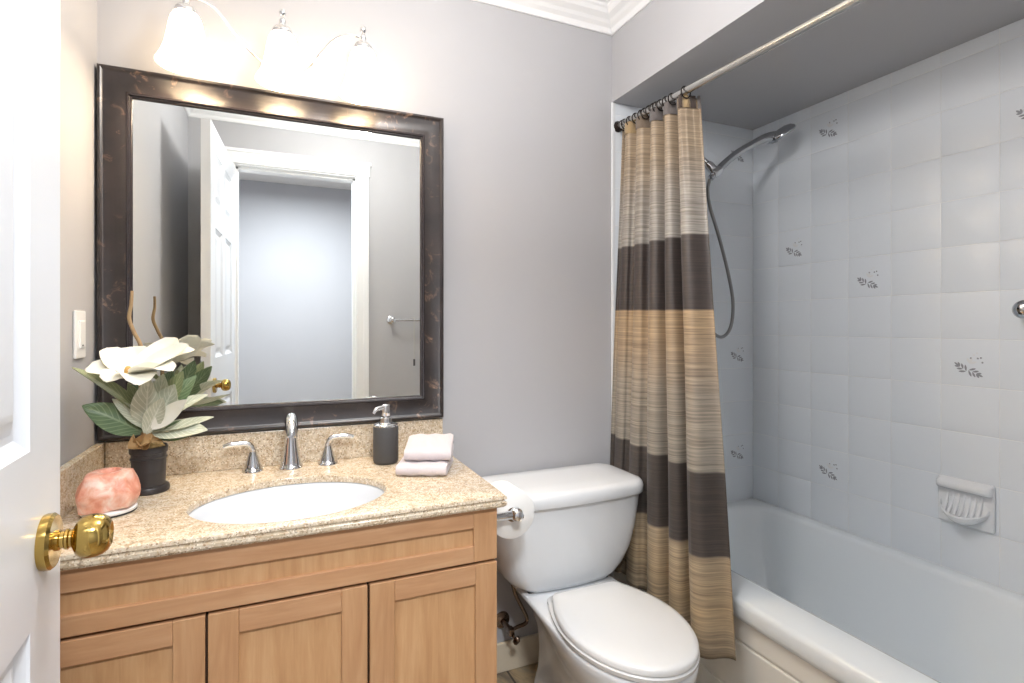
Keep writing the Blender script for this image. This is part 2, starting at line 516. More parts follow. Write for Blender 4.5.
# ------------------------------------------------------------------ door leaf (open into the room)
hx, hy = DX0-.003, YF+.012
ex, ey = -.27, .911
dd = Vector((ex-hx, ey-hy, 0)).normalized(); dn = Vector((dd.y, -dd.x, 0))   # dn points to the visible side
DW = (Vector((ex, ey, 0)) - Vector((hx, hy, 0))).length
DT = .038; DTOP = 2.156; DB = .012
def dp(s, o, z): return Vector((hx, hy, 0)) + dd*s + dn*o + Vector((0, 0, z))
b = NB()
pan = [(z0, z1, s0, s1) for z0, z1 in ((.20, .895), (1.105, 1.70), (1.81, 2.045)) for s0, s1 in ((.110, .333), (.417, DW-.118))]
ss = sorted({0, DW} | {p[2] for p in pan} | {p[3] for p in pan}); zz = sorted({DB, DTOP} | {p[0] for p in pan} | {p[1] for p in pan})
for side in (0, -DT):
    dr = -1 if side == 0 else 1
    V = {}
    def gv(s, z):
        if (s, z) not in V: V[(s, z)] = b.verts.new(dp(s, side, z))
        return V[(s, z)]
    for s0, s1 in zip(ss, ss[1:]):
        for z0, z1 in zip(zz, zz[1:]):
            c = [gv(s0, z0), gv(s1, z0), gv(s1, z1), gv(s0, z1)]
            if any(abs(p[0]-z0) < 1e-6 and abs(p[2]-s0) < 1e-6 for p in pan):
                prev = c
                for ins, dep in ((.003, .003), (.008, .006), (.016, .0105), (.024, .0105), (.042, .003), (.050, .002)):
                    cur = [b.verts.new(dp(s, side+dr*dep, z)) for s, z in ((s0+ins, z0+ins), (s1-ins, z0+ins), (s1-ins, z1-ins), (s0+ins, z1-ins))]
                    for k in range(4): b.faces.new((prev[k], prev[(k+1) % 4], cur[(k+1) % 4], cur[k]))
                    prev = cur
                b.faces.new(prev)
            else: b.faces.new(c)
bmesh.ops.remove_doubles(b, verts=b.verts[:], dist=1e-6)
ed = [dp(0, 0, DB), dp(DW, 0, DB), dp(DW, -DT, DB), dp(0, -DT, DB)]; et = [p + Vector((0, 0, DTOP-DB)) for p in ed]
ve = [b.verts.new(p) for p in ed]; vt = [b.verts.new(p) for p in et]
for i_, j_ in ((1, 2), (3, 0)): b.faces.new((ve[i_], ve[j_], vt[j_], vt[i_]))
b.faces.new(ve[::-1]); b.faces.new(vt)
bmesh.ops.remove_doubles(b, verts=b.verts[:], dist=1e-6)
door = obj('door_1', b, m_door, smooth=False, origin=dp(0, 0, DB)); door['kind'] = 'structure'
KS, KZ = .670, .983
def knob(sgn):
    b = NB(); o0 = 0 if sgn > 0 else -DT
    k = lambda prof, bm: lathe(bm, prof, dp(KS, o0, KZ), dn*sgn, 32)
    k([(.0, 0), (.033, 0), (.034, .003), (.034, .009), (.031, .0125), (.020, .013), (.012, .0135), (.012, .016)], b)
    k([(.0, .0135), (.0125, .0135), (.0125, .016), (.0105, .0175), (.0105, .021), (.0125, .0225), (.0125, .025), (.0105, .0265), (.0105, .0285), (.015, .0305),
       (.0215, .034), (.0252, .039), (.0268, .046), (.0265, .053), (.0245, .060), (.0205, .0655), (.015, .0685), (.012, .067), (.006, .065), (0, .0648)], b)
    return b
ko = obj('door_knob', knob(1), m_brass, door, label='polished brass door knob')
obj('door_knob', knob(-1), m_brass, door, label='polished brass door knob on the far side')
b = NB(); lathe(b, [(0, 0), (.0125, 0), (.0125, .002), (.010, .0025), (0, .0025)], dp(DW, -DT/2, KZ), dd, 24)
obj('latch_plate', b, m_brass, door, label='round brass latch plate')

# ------------------------------------------------------------------ bathtub
tub = thing('bathtub', 'white alcove bathtub with cream panelled apron below the tiled wall', 'bathtub', (1.6, 1.0, 0))
b = NB()
ox0, ox1, oy0, oy1 = 1.207, XR-.003, YF+.01, YB-.004
ix0, ix1, iy0, iy1 = 1.343, 1.922, .36, 1.745
R = [rrect(ox0+.012, ox1, oy0, oy1, .012, .405),
     rrect(ox0+.003, ox1, oy0, oy1, .012, .412), rrect(ox0, ox1, oy0, oy1, .012, .425), rrect(ox0, ox1, oy0, oy1, .012, .452), rrect(ox0+.004, ox1, oy0, oy1, .012, .463), rrect(ox0+.013, ox1, oy0, oy1, .012, .470),
     rrect(ix0-.022, ix1+.018, iy0-.03, iy1+.02, .13, .471), rrect(ix0-.008, ix1+.006, iy0-.01, iy1+.008, .12, .467), rrect(ix0, ix1, iy0, iy1, .115, .455),
     rrect(ix0+.008, ix1-.008, iy0+.03, iy1-.012, .115, .41), rrect(ix0+.025, ix1-.03, iy0+.10, iy1-.045, .13, .28), rrect(ix0+.045, ix1-.05, iy0+.2, iy1-.08, .14, .17),
     rrect(ix0+.075, ix1-.08, iy0+.24, iy1-.12, .13, .13), rrect(ix0+.13, ix1-.13, iy0+.3, iy1-.18, .1, .118)]
loft(b, R, False, True)
obj('tub_shell', b, m_tub, tub, angle=60)
b = NB()
for z0, z1 in ((.342, .418), (.187, .335), (.012, .180)): bbox(b, 1.222, 1.240, oy0, oy1, z0, z1, .004)
box(b, 1.228, 1.239, oy0, oy1, .0, .41)
obj('apron', b, m_apron, tub, smooth=False, label='cream boarded tub apron')

# ------------------------------------------------------------------ vanity cabinet
VX0, VX1, VY = -.448, .507, 1.262
van = thing('vanity_cabinet', 'maple vanity cabinet with framed doors under the granite countertop', 'cabinet', (.03, 1.5, 0))
b = NB()
box(b, VX0, VX0+.018, VY+.022, YB-.002, .10, .795); box(b, VX1-.018, VX1, VY+.022, YB-.002, .10, .795)
box(b, VX0+.018, VX1-.018, YB-.012, YB-.002, .10, .795); box(b, VX0+.018, VX1-.018, VY+.023, YB-.012, .10, .118)
box(b, VX0+.01, VX1-.003, VY+.08, VY+.10, 0, .10)
obj('carcass', b, m_woodz, van, smooth=False)
b = NB(); box(b, VX0+.02, VX1-.02, VY+.0205, VY+.0225, .12, .78); obj('gap_shade_sheet', b, m_dark, van, smooth=False, label='dark sheet coloured as the shade in the gaps behind the doors')  # thin dark sheet, shade of the door gaps put into its colour
def panel_front(root, x0, x1, z0, z1, st, rt, rb, x0st=None):
    y0, y1 = VY, VY+.020; x0st = st if x0st is None else x0st
    b = NB(); bbox(b, x0, x0+x0st, y0, y1, z0, z1, .0018); obj('stile', b, m_woodz, root, smooth=False)
    b = NB(); bbox(b, x1-st, x1, y0, y1, z0, z1, .0018); obj('stile', b, m_woodz, root, smooth=False)
    b = NB(); bbox(b, x0+x0st, x1-st, y0, y1, z1-rt, z1, .0018); obj('rail', b, m_woodx, root, smooth=False)
    b = NB(); bbox(b, x0+x0st, x1-st, y0, y1, z0, z0+rb, .0018); obj('rail', b, m_woodx, root, smooth=False)
    b = NB(); box(b, x0+x0st-.004, x1-st+.004, y0+.009, y1-.003, z0+rb-.004, z1-rt+.004)
    return b
def front(name, *a):
    e = bpy.data.objects.new(name, None); COL.objects.link(e); e.parent = van
    e.location = Vector((a[0], VY, a[2])) - wloc(van); e.empty_display_size = .05
    obj('panel', panel_front(e, *a), m_woodp, e, smooth=False); return e
front('drawer_front', VX0, VX1, .664, .794, .062, .046, .040)
doors = [front('cabinet_door', x0, x1, .13, .657, .057, .049, .055) for x0, x1 in ((VX0, -.137), (-.132, .188), (.193, VX1))]
for d_, x in zip(doors, (-.165, .160, .230)):
    b = NB(); lathe(b, [(0, 0), (.006, 0), (.005, .006), (.005, .012), (.011, .017), (.0135, .022), (.012, .027), (.006, .030), (0, .0305)], (x, VY, .415), (0, -1, 0), 20)
    obj('knob', b, m_chrome, d_, label='small chrome cabinet knob')

# ------------------------------------------------------------------ countertop with an oval cut-out
CX0, CX1, CY0, CT = -.453, .528, 1.245, .826
top = thing('countertop', 'speckled beige granite countertop and splashbacks on the maple cabinet', 'countertop', (.04, 1.5, .796))
SX, SY, SA, SB = .034, 1.450, .226, .176
b = NB(); NE = 96
def rect_pt(a, ins):
    x0, x1, y0, y1 = CX0, CX1-ins, CY0+ins, YB-.002
    c, s = math.cos(a), math.sin(a); ts = []
    if c > 1e-9: ts.append((x1-SX)/c)
    if c < -1e-9: ts.append((x0-SX)/c)
    if s > 1e-9: ts.append((y1-SY)/s)
    if s < -1e-9: ts.append((y0-SY)/s)
    t = min(ts); return SX+c*t, SY+s*t
angs = [2*PI*k/NE for k in range(NE)]
for x, y in ((CX0, CY0), (CX1, CY0), (CX1, YB-.002), (CX0, YB-.002)): angs.append(math.atan2(y-SY, x-SX) % (2*PI))
angs = sorted(set(round(a, 5) for a in angs))
def rr(ins, z): return [Vector((*rect_pt(a, ins), z)) for a in angs]
def ee(k, z): return [Vector((SX+(SA+k)*math.cos(a), SY+(SB+k)*math.sin(a), z)) for a in angs]
loft(b, [ee(0, .808), ee(0, .822), ee(.002, .8255), ee(.005, CT), rr(.006, CT), rr(.0025, .8245), rr(.0005, .821), rr(.0005, .816), rr(.004, .8135),
         rr(.004, .811), rr(.0005, .808), rr(.0005, .801), rr(.004, .796), ee(.040, .796) if False else rr(.020, .796), rr(.021, .808), ee(0, .808)], False, False)
bmesh.ops.remove_doubles(b, verts=b.verts[:], dist=1e-6)
obj('slab', b, m_granite, top, angle=30)
b = NB(); bbox(b, CX0+.02, .519, YB-.020, YB-.002, CT, .932, .002); obj('backsplash', b, m_granite, top, smooth=False)
b = NB(); bbox(b, CX0, CX0+.019, CY0+.006, YB-.002, CT, .932, .002); obj('side_splash', b, m_granite, top, smooth=False)

# sink
b = NB()
def el(a, bb, z): return [Vector((SX+a*math.cos(2*PI*k/64), SY+bb*math.sin(2*PI*k/64), z)) for k in range(64)]
loft(b, [el(SA+.016, SB+.012, .8072), el(SA+.004, SB+.004, .8072), el(SA-.002, SB-.002, .803), el(SA-.010, SB-.008, .775), el(SA-.032, SB-.026, .730),
         el(SA-.075, SB-.06, .690), el(SA-.13, SB-.10, .672), el(.03, .03, .667), el(.022, .022, .664)], False, True)
sink = obj('sink', b, m_basin, origin=(SX, SY, .66), angle=70)
sm = sink.modifiers.new('wall', 'SOLIDIFY'); sm.thickness = .004; sm.offset = -1 
tag(sink, 'white oval undermount sink set in the granite countertop', 'sink')
b = NB(); lathe(b, [(0, 0), (.021, 0), (.021, .002), (.016, .004), (0, .004)], (SX, SY, .6645), n=24)
obj('drain', b, m_chrome, sink, label='chrome sink drain')

# faucet
fau = thing('faucet', 'chrome widespread faucet with two lever handles behind the sink', 'faucet', (.036, 1.748, CT))
b = NB(); fy = 1.748
lathe(b, [(0, 0), (.034, 0), (.034, .004), (.031, .008), (.028, .012), (.0275, .018), (.0245, .035), (.0205, .06), (.0175, .085), (.0165, .105), (.0165, .110)], (.036, fy, CT), n=32, cap1=True)
tube(b, [(.036, fy, CT+.100), (.036, fy-.001, CT+.125), (.036, fy-.010, CT+.143), (.036, fy-.032, CT+.150), (.036, fy-.058, CT+.143), (.036, fy-.080, CT+.125), (.036, fy-.088, CT+.108)],
     [.0165, .0170, .0178, .0182, .0180, .0172, .0160], 24)
obj('spout', b, m_chrome, fau, angle=50)
for s, x in ((-1, -.068), (1, .141)):
    b = NB()
    lathe(b, [(0, 0), (.029, 0), (.029, .004), (.026, .008), (.0225, .011), (.0225, .018), (.0195, .024), (.0155, .040), (.0105, .054), (.009, .058), (.010, .060), (.0095, .064), (0, .066)], (x, fy, CT), n=28)
    hd = obj('handle', b, m_chrome, fau, angle=50)
    b = NB()
    tube(b, [(x, fy, CT+.058), (x+s*.003, fy-.001, CT+.070), (x+s*.013, fy-.002, CT+.080), (x+s*.030, fy-.004, CT+.083), (x+s*.055, fy-.006, CT+.0825), (x+s*.076, fy-.008, CT+.078)],
         [.0085, .0085, .0085, .0085, .0085, .0065], 16)
    obj('lever', b, m_chrome, hd, angle=50)

# ------------------------------------------------------------------ mirror
FX0, FX1, FZ0, FZ1 = -.449, .519, .938, 1.960
mir = thing('framed_mirror', 'large wall mirror in a dark distressed bronze frame above the sink', 'mirror', ((FX0+FX1)/2, YB, FZ0))
def picture(bm, prof):
    c = [(FX0, FZ0, 1, 1), (FX1, FZ0, -1, 1), (FX1, FZ1, -1, -1), (FX0, FZ1, 1, -1)]
    vr = [[bm.verts.new((x+sx*w, YB-.0015-h, z+sz*w)) for w, h in prof] for x, z, sx, sz in c]
    for i in range(4):
        a_, b_ = vr[i], vr[(i+1) % 4]
        for k in range(len(prof)-1): bm.faces.new((a_[k], a_[k+1], b_[k+1], b_[k]))
b = NB(); picture(b, [(0, 0), (0, .027), (.003, .031), (.008, .032), (.012, .030), (.014, .0275), (.018, .026), (.026, .023), (.036, .0205), (.046, .0195), (.056, .0200), (.062, .0215), (.064, .0215)])
obj('frame', b, m_frame, mir, angle=35)
b = NB(); picture(b, [(.064, .0215), (.0655, .0235), (.068, .0242), (.0705, .0232), (.0715, .0185), (.073, .0175), (.0755, .0175), (.0775, .0150), (.0780, .0105)])
obj('inner_lip', b, m_frame_in, mir, angle=35)
b = NB(); g0 = .076
bv = .016
box(b, FX0+g0, FX1-g0, YB-.0115, YB-.0015, FZ0+g0, FZ1-g0)
obj('mirror_glass', b, m_mirror, mir, smooth=False)

# ------------------------------------------------------------------ vanity light
vl = thing('vanity_light', 'three-bulb chrome vanity light with frosted bell shades above the mirror', 'light fixture', (.012, YB, 2.02))
b = NB(); lathe(b, [(0, 0), (.062, 0), (.062, .006), (.056, .012), (.040, .018), (.020, .024), (.012, .032), (0, .033)], (.012, YB-.001, 2.03), (0, -1, 0), 40); obj('backplate', b, m_chrome, vl)
LX = [(-.227, 2.100), (.012, 2.096), (.237, 2.096)]
LY = 1.68
b = NB(); tube(b, [(.012, 1.785, 2.025), (-.022, 1.75, 2.015), (-.060, 1.725, 2.030), (-.110, 1.705, 2.072), (-.150, 1.692, 2.118), (-.180, 1.685, 2.136), (-.206, 1.681, 2.136), (-.227, LY, 2.126)], .0036, 10); obj('arm', b, m_chrome, vl)
b = NB(); tube(b, [(.012, 1.785, 2.025), (.046, 1.75, 2.015), (.088, 1.725, 2.032), (.120, 1.705, 2.070), (.150, 1.692, 2.104), (.180, 1.685, 2.122), (.208, 1.681, 2.126), (.237, LY, 2.122)], .0036, 10); obj('arm', b, m_chrome, vl)
b = NB(); tube(b, [(.012, 1.785, 2.035), (.012, 1.76, 2.06), (.012, 1.73, 2.11), (.012, 1.70, 2.128), (.012, LY, 2.122)], .0036, 10); obj('arm', b, m_chrome, vl)
for x, z in LX:
    b = NB()
    sp_ = [(.024, 0), (.030, -.004), (.037, -.018), (.042, -.040), (.046, -.065), (.051, -.090), (.058, -.112), (.066, -.128), (.071, -.137), (.0715, -.140),
           (.069, -.140), (.063, -.128), (.055, -.112), (.048, -.090), (.043, -.065), (.039, -.040), (.034, -.018), (.027, -.006), (.022, -.003)]
    lathe(b, sp_, (x, LY, z-.008), n=40, cap0=False, cap1=False)
    sh = obj('lamp_shade', b, m_shade, vl, angle=60, label='lit frosted glass bell shade')
    b = NB(); lathe(b, [(0, -.013), (.026, -.013), (.0285, -.008), (.0275, 0), (.024, .006), (.016, .010), (.010, .013), (.008, .020), (.0095, .024), (.0095, .030), (.006, .034), (.005, .042), (.0085, .047), (.0095, .053), (.0075, .059), (.003, .063), (0, .064)], (x, LY, z), n=28)
    obj('fitter_cap', b, m_chrome, sh, label='chrome cap and finial')
    b = NB(); lathe(b, [(0, -.02), (.012, -.02), (.012, -.04), (.020, -.055), (.025, -.075), (.022, -.093), (.012, -.103), (0, -.106)], (x, LY, z), n=20); obj('bulb', b, m_dome, sh)
    lamp('vanity_bulb_light', 'POINT', (x, LY, z-.118), BULB_W, WARM, .03, parent=sh)

# ceiling fittings: hallway lamp and the added bathroom fill
def ceiling_light(name, label, x, y, r, energy, color, kind='AREA'):
    t = thing(name, label, 'light fixture', (x, y, ZC))
    b = NB(); lathe(b, [(0, 0), (r+.012, 0), (r+.012, -.018), (r, -.022), (0, -.022)], (x, y, ZC), n=40); obj('base_ring', b, m_plast, t)
    b = NB(); lathe(b, [(r-.006, -.022), (r-.012, -.040), (r*.8, -.062), (r*.45, -.078), (0, -.083)], (x, y, ZC), n=40, cap0=False); obj('glass_dome', b, m_dome, t)
    lamp(name+'_light', kind, (x, y, ZC-(.09 if kind == 'AREA' else .20)), energy, color, r*2 if kind == 'AREA' else .10, parent=t)
ceiling_light('ceiling_light', 'added unseen ceiling fill light over the bathroom floor', .38, .90, .15, CEIL_FILL_W, (1, .97, .95), 'POINT')  # unseen fitting added to fill the bathroom with soft light
ceiling_light('hall_ceiling_light', 'round white flush ceiling light in the hallway outside the door', .15, -.45, .18, HALL_W, (.93, .965, 1))

# ------------------------------------------------------------------ light switch
sw = thing('light_switch', 'white rocker light switch on the left wall beside the mirror', 'light switch', (XL, 1.635, 1.17))
b = NB(); bbox(b, XL+.0005, XL+.007, 1.616, 1.690, 1.170, 1.288, .003); obj('cover_plate', b, m_plast, sw, smooth=False)
b = NB(); bbox(b, XL+.006, XL+.0105, 1.636, 1.670, 1.195, 1.263, .0015); obj('rocker', b, m_plast, sw, smooth=False)
b = NB(); box(b, XL+.0104, XL+.0112, 1.649, 1.657, 1.200, 1.2035); obj('slider', b, m_black, sw, smooth=False)

# ------------------------------------------------------------------ toilet
TX = .894
toi = thing('toilet', 'white two-piece toilet with closed lid between vanity and tub', 'toilet', (TX, 1.4, 0))
def outline(z, hw, yc, bf, hwb, yb, rb=.03, cv=False):
    out = []
    for k in range(33):
        a = PI + PI*k/32; out.append(Vector((TX + hw*math.cos(a), yc + bf*math.sin(a), z)))
    for k in range(1, 9):
        t = k/9; s = t**1.9 if cv else t*t*(3-2*t); out.append(Vector((TX + hw + (hwb-hw)*s, yc + (yb-rb-yc)*t, z)))
    for k in range(5):
        a = PI/2*k/4; out.append(Vector((TX + hwb - rb + rb*math.cos(a), yb - rb + rb*math.sin(a), z)))
    for k in range(5):
        a = PI/2 + PI/2*k/4; out.append(Vector((TX - hwb + rb + rb*math.cos(a), yb - rb + rb*math.sin(a), z)))
    for k in range(8, 0, -1):
        t = k/9; s = t**1.9 if cv else t*t*(3-2*t); out.append(Vector((TX - hw - (hwb-hw)*s, yc + (yb-rb-yc)*t, z)))
    return out
b = NB()
loft(b, [outline(0, .105, 1.40, .155, .085, 1.70), outline(.02, .103, 1.40, .153, .083, 1.70), outline(.08, .094, 1.41, .15, .072, 1.69), outline(.15, .094, 1.40, .16, .068, 1.69),
         outline(.21, .108, 1.36, .19, .070, 1.70), outline(.27, .136, 1.31, .215, .082, 1.73), outline(.32, .162, 1.285, .234, .108, 1.76), outline(.355, .172, 1.28, .240, .146, 1.775),
         outline(.372, .174, 1.28, .243, .165, 1.78), outline(.378, .173, 1.28, .242, .165, 1.78), outline(.384, .167, 1.28, .236, .160, 1.775)])
obj('bowl', b, m_porc, toi, angle=60)
b = NB()
loft(b, [outline(.3865, .164, 1.28, .234, .122, 1.500, .03, True), outline(.388, .174, 1.28, .244, .130, 1.505, .03, True), outline(.398, .176, 1.28, .246, .132, 1.507, .03, True), outline(.402, .172, 1.28, .242, .128, 1.505, .03, True)])
obj('seat', b, m_seat, toi, angle=50)
b = NB()
loft(b, [outline(.4035, .168, 1.28, .238, .120, 1.478, .025, True), outline(.405, .174, 1.28, .244, .126, 1.483, .025, True), outline(.416, .174, 1.28, .244, .126, 1.483, .025, True), outline(.4215, .170, 1.28, .240, .122, 1.480, .025, True),
         outline(.4245, .157, 1.28, .226, .110, 1.470, .025, True), outline(.427, .115, 1.28, .17, .08, 1.43, .02, True), outline(.428, .05, 1.28, .07, .04, 1.37, .015, True)])
obj('seat_lid', b, m_seat, toi, angle=50)
for x in (TX-.075, TX+.075):
    b = NB(); bbox(b, x-.018, x+.018, 1.484, 1.512, .384, .408, .005); obj('hinge', b, m_seat, toi)
def tring(z, hw, yf, yb, r, bow, n=8):
    out = rrect(TX-hw, TX+hw, yf, yb, r, z, n)
    # subdivide the front run and bow it forward
    i0 = 3*(n+1)-1
    pts = []
    for i, p in enumerate(out):
        pts.append(p)
        if i == i0:
            q = out[i+1]
            for k in range(1, 12): pts.append(p.lerp(q, k/12))
    res = []
    for p in pts:
        w = max(0, 1 - ((p.x-TX)/hw)**2)
        f = 1 if p.y < (yf+yb)/2 else 0
        res.append(Vector((p.x, p.y - f*bow*w, p.z)))
    return res
b = NB()
loft(b, [tring(.388, .145, 1.59, 1.770, .04, .01), tring(.391, .168, 1.566, 1.778, .05, .015), tring(.41, .200, 1.558, 1.782, .06, .018), tring(.44, .226, 1.553, 1.785, .06, .020), tring(.49, .248, 1.547, 1.787, .055, .022),
         tring(.56, .262, 1.541, 1.788, .05, .025), tring(.63, .270, 1.537, 1.788, .048, .027), tring(.672, .273, 1.535, 1.788, .046, .028)])
obj('tank', b, m_porc, toi, angle=60)
b = NB()
loft(b, [tring(.6725, .268, 1.540, 1.786, .05, .028), tring(.674, .283, 1.527, 1.792, .055, .030), tring(.680, .287, 1.523, 1.793, .056, .030), tring(.700, .287, 1.523, 1.793, .056, .030),
         tring(.711, .284, 1.526, 1.791, .055, .030), tring(.718, .277, 1.533, 1.786, .05, .029), tring(.722, .262, 1.548, 1.774, .045, .026), tring(.7235, .20, 1.60, 1.73, .03, .01)])
obj('tank_lid', b, m_porc, toi, angle=60)
b = NB(); box(b, TX-.150, TX+.150, 1.575, 1.76, .381, .390); obj('gasket', b, m_black, toi, smooth=False, label='dark gasket between tank and bowl')

# water supply valve and hose
val = thing('water_supply_valve', 'small angle stop valve with hose on the wall behind the toilet', 'valve', (.745, YB, .18))
b = NB(); lathe(b, [(0, 0), (.030, 0), (.028, .006), (.014, .010), (.010, .012), (.010, .075), (0, .076)], (.745, YB-.001, .185), (0, -1, 0), 24)
bbox(b, .735, .755, YB-.098, YB-.068, .172, .198, .004)
obj('stop', b, m_oldmetal, val)
b = NB(); lathe(b, [(0, 0), (.006, 0), (.006, .02), (.017, .024), (.018, .034), (.012, .040), (0, .041)], (.745, YB-.085, .180), (.35, -.75, -.55), 20, sx=.6); obj('valve_handle', b, m_oldmetal, val)
b = NB(); tube(b, [(.752, YB-.083, .190), (.775, YB-.080, .193), (.806, YB-.075, .196), (.812, YB-.072, .212), (.795, YB-.07, .250), (.770, YB-.07, .300), (.756, YB-.07, .350), (.754, YB-.07, .386)], .0065, 12); obj('hose', b, m_oldmetal, val)

# toilet paper
tph = thing('toilet_paper_holder', 'chrome toilet paper holder on the right side of the vanity', 'toilet paper holder', (VX1, 1.325, .735))
b = NB(); lathe(b, [(0, 0), (.026, 0), (.026, .004), (.020, .009), (.013, .012), (.011, .020), (.011, .078), (0, .078)], (VX1+.001, 1.325, .744), (1, 0, 0), 24)
ball(b, (.588, 1.325, .744), .0185); obj('post', b, m_chrome, tph)
b = NB(); lathe(b, [(0, -.026), (.006, -.026), (.0125, -.022), (.0125, -.014), (.008, -.004), (.008, .125), (.011, .127), (.011, .132), (0, .134)], (.588, 1.325, .744), (0, 1, 0), 20); obj('arm', b, m_chrome, tph)
b = NB()
lathe(b, [(.0195, 0), (.064, 0), (.0665, .002), (.0665, .098), (.064, .100), (.0195, .100)], (.588, 1.348, .7355), (0, 1, 0), 48, cap0=False, cap1=False)
tp = obj('toilet_paper_roll', b, m_paper, angle=50)
tag(tp, 'white toilet paper roll hanging on the chrome holder beside the tank', 'toilet paper')
b = NB(); lathe(b, [(.0195, 0), (.0195, .1), (.0185, .1), (.0185, 0), (.0195, 0)], (.588, 1.348, .7355), (0, 1, 0), 32, cap0=False, cap1=False); obj('core', b, m_card, tp, label='cardboard core')

# ------------------------------------------------------------------ shower rod, rings, curtain
RA, RBv = Vector((1.246, YB-.001, 2.046)), Vector((1.272, YF+.001, 2.012))
rd = (RBv-RA).normalized()
rod = thing('curtain_rod', 'straight metal shower curtain rod spanning the tub alcove', 'curtain rod', RA)
b = NB(); tube(b, [RA, RBv], .0127, 20, smooth=False); obj('pole', b, m_steel, rod)
for p, a in ((RA, rd), (RBv, -rd)):
    b = NB(); lathe(b, [(0, 0), (.022, 0), (.0215, .006), (.017, .012), (.0145, .018), (.0135, .020), (0, .020)], p, a, 28); obj('end_flange', b, m_darkmetal, rod)
CLEN = .372
src = None
ring_ys = [.012, .028, .060, .096, .130, .150, .176, .200, .216, .238, .268, .298, .362]
for i, s in enumerate(ring_ys):
    p = RA + rd*(s+.024)
    if src is None:
        b = NB()
        cen = Vector((0, 0, -.0055)); pts = []
        a_, u_, v_ = basis(rd)
        v_ = Vector((0, 0, 1)) - a_*a_.z; v_.normalize(); u_ = a_.cross(v_)
        R0 = .0195
        rings = []
        for k in range(28):
            t = 2*PI*k/28; rdv = u_*math.cos(t) + v_*math.sin(t)
            rings.append([p + cen + rdv*(R0 + .0022*math.cos(2*PI*j/8)) + a_*.0022*math.sin(2*PI*j/8) for j in range(8)])
        vr = [[b.verts.new(q) for q in r] for r in rings]
        for k in range(28):
            A_, B_ = vr[k], vr[(k+1) % 28]
            for j in range(8): b.faces.new((A_[j], A_[(j+1) % 8], B_[(j+1) % 8], B_[j]))
        src = obj('curtain_ring', b, m_darkmetal, origin=p); o = src
    else:
        o = src.copy(); COL.objects.link(o); o.location = p
    tag(o, 'thin dark metal ring on the rod holding up the striped shower curtain', 'curtain ring', 'shower curtain rings')

NU, NV = 260, 90
b = NB(); uvl = b.loops.layers.uv.new('UVMap')
def sstep(a, b_, x):
    t = max(0, min(1, (x-a)/(b_-a))); return t*t*(3-2*t)
def phase(u):
    # narrow pleats towards the wall end, one wide panel at the free end
    t = 4.75*u/.70 if u < .70 else 4.75 + .34*sstep(0, 1, (u-.70)/.30)**.8
    return 2*PI*t + .6*math.sin(9*u)*(1-sstep(.45, .68, u))
def cpt(u, v):
    tx, ty = 1.250 + (1.288-1.250)*u, (1.782 + (1.448-1.782)*u/.70 if u < .70 else 1.448 + (1.412-1.448)*(u-.70)/.30)
    bx = 1.174 + (1.136-1.174)*sstep(0, .7, u)
    by = 1.782 + (1.195-1.782)*(u/.70)**1.05 if u < .70 else 1.195 + (1.118-1.195)*(u-.70)/.30
    e = v
    x, y = tx*(1-e) + bx*e, ty*(1-e) + by*e
    ph = phase(u) + .4*v*math.sin(5*u+1)*(1-sstep(.5, .7, u))
    hf = max(0, 1-v*4)
    A = .013 + .021*sstep(.15, .5, u)*(.6+.4*min(1, v*3)) + .008*hf
    A += .020*v*sstep(.6, .72, u)
    lam = .055 + .045*v
    x += A*math.sin(ph) + .004*hf*math.sin(2*PI*13*u)
    y += .105*lam*math.sin(2*ph)*(1-.6*sstep(.7, 1, u))*(.5+.5*min(1, v*4))
    x += .003*math.sin(9*v+14*u)*v
    z = 2.030 - .012*u + (.335-2.030)*v - .006*math.sin(PI*u)*v
    return Vector((x, y, z))
G = [[b.verts.new(cpt(i/NU, j/NV)) for i in range(NU+1)] for j in range(NV+1)]
for j in range(NV):
    for i in range(NU):
        f = b.faces.new((G[j][i], G[j][i+1], G[j+1][i+1], G[j+1][i]))
        for lp, (uu, vv) in zip(f.loops, ((i, j), (i+1, j), (i+1, j+1), (i, j+1))): lp[uvl].uv = (uu/NU, vv/NV)
cur = obj('shower_curtain', b, m_curtain, angle=80)
sm = cur.modifiers.new('thick', 'SOLIDIFY'); sm.thickness = .0016; sm.offset = 0
tag(cur, 'beige, grey and brown banded fabric shower curtain drawn beside the toilet', 'shower curtain')
# gathered tape along the top edge
b = NB()
cols = [0, 1, 2, 0, 1, 2, 3, 2, 2, 3, 1, 3, 2]
m_t = [M_towel('tape_taupe', (128, 114, 100)), M_towel('tape_gold', (176, 152, 116)), M_towel('tape_grey', (118, 112, 110)), M_towel('tape_brown', (78, 66, 60))]
for k in range(13):
    u0, u1 = k/13+.006, (k+1)/13-.006
    for i in range(16):
        pa, pb = u0+(u1-u0)*i/16, u0+(u1-u0)*(i+1)/16
        def tp_(u, v, o):
            p = cpt(u, v); q = cpt(min(1, u+.004), v) - cpt(max(0, u-.004), v); n_ = Vector((q.y, -q.x, 0)).normalized()
            return p + n_*o 
        lo = [tp_(pa, -.004, .002), tp_(pb, -.004, .002), tp_(pb, .022, .002), tp_(pa, .022, .002)]
        hi = [tp_(pa, -.004, .0045), tp_(pb, -.004, .0045), tp_(pb, .022, .0045), tp_(pa, .022, .0045)]
        loft(b, [lo, hi], mi=cols[k])
obj('heading_tape', b, m_t, cur, smooth=False, label='patchwork heading along the top of the curtain')

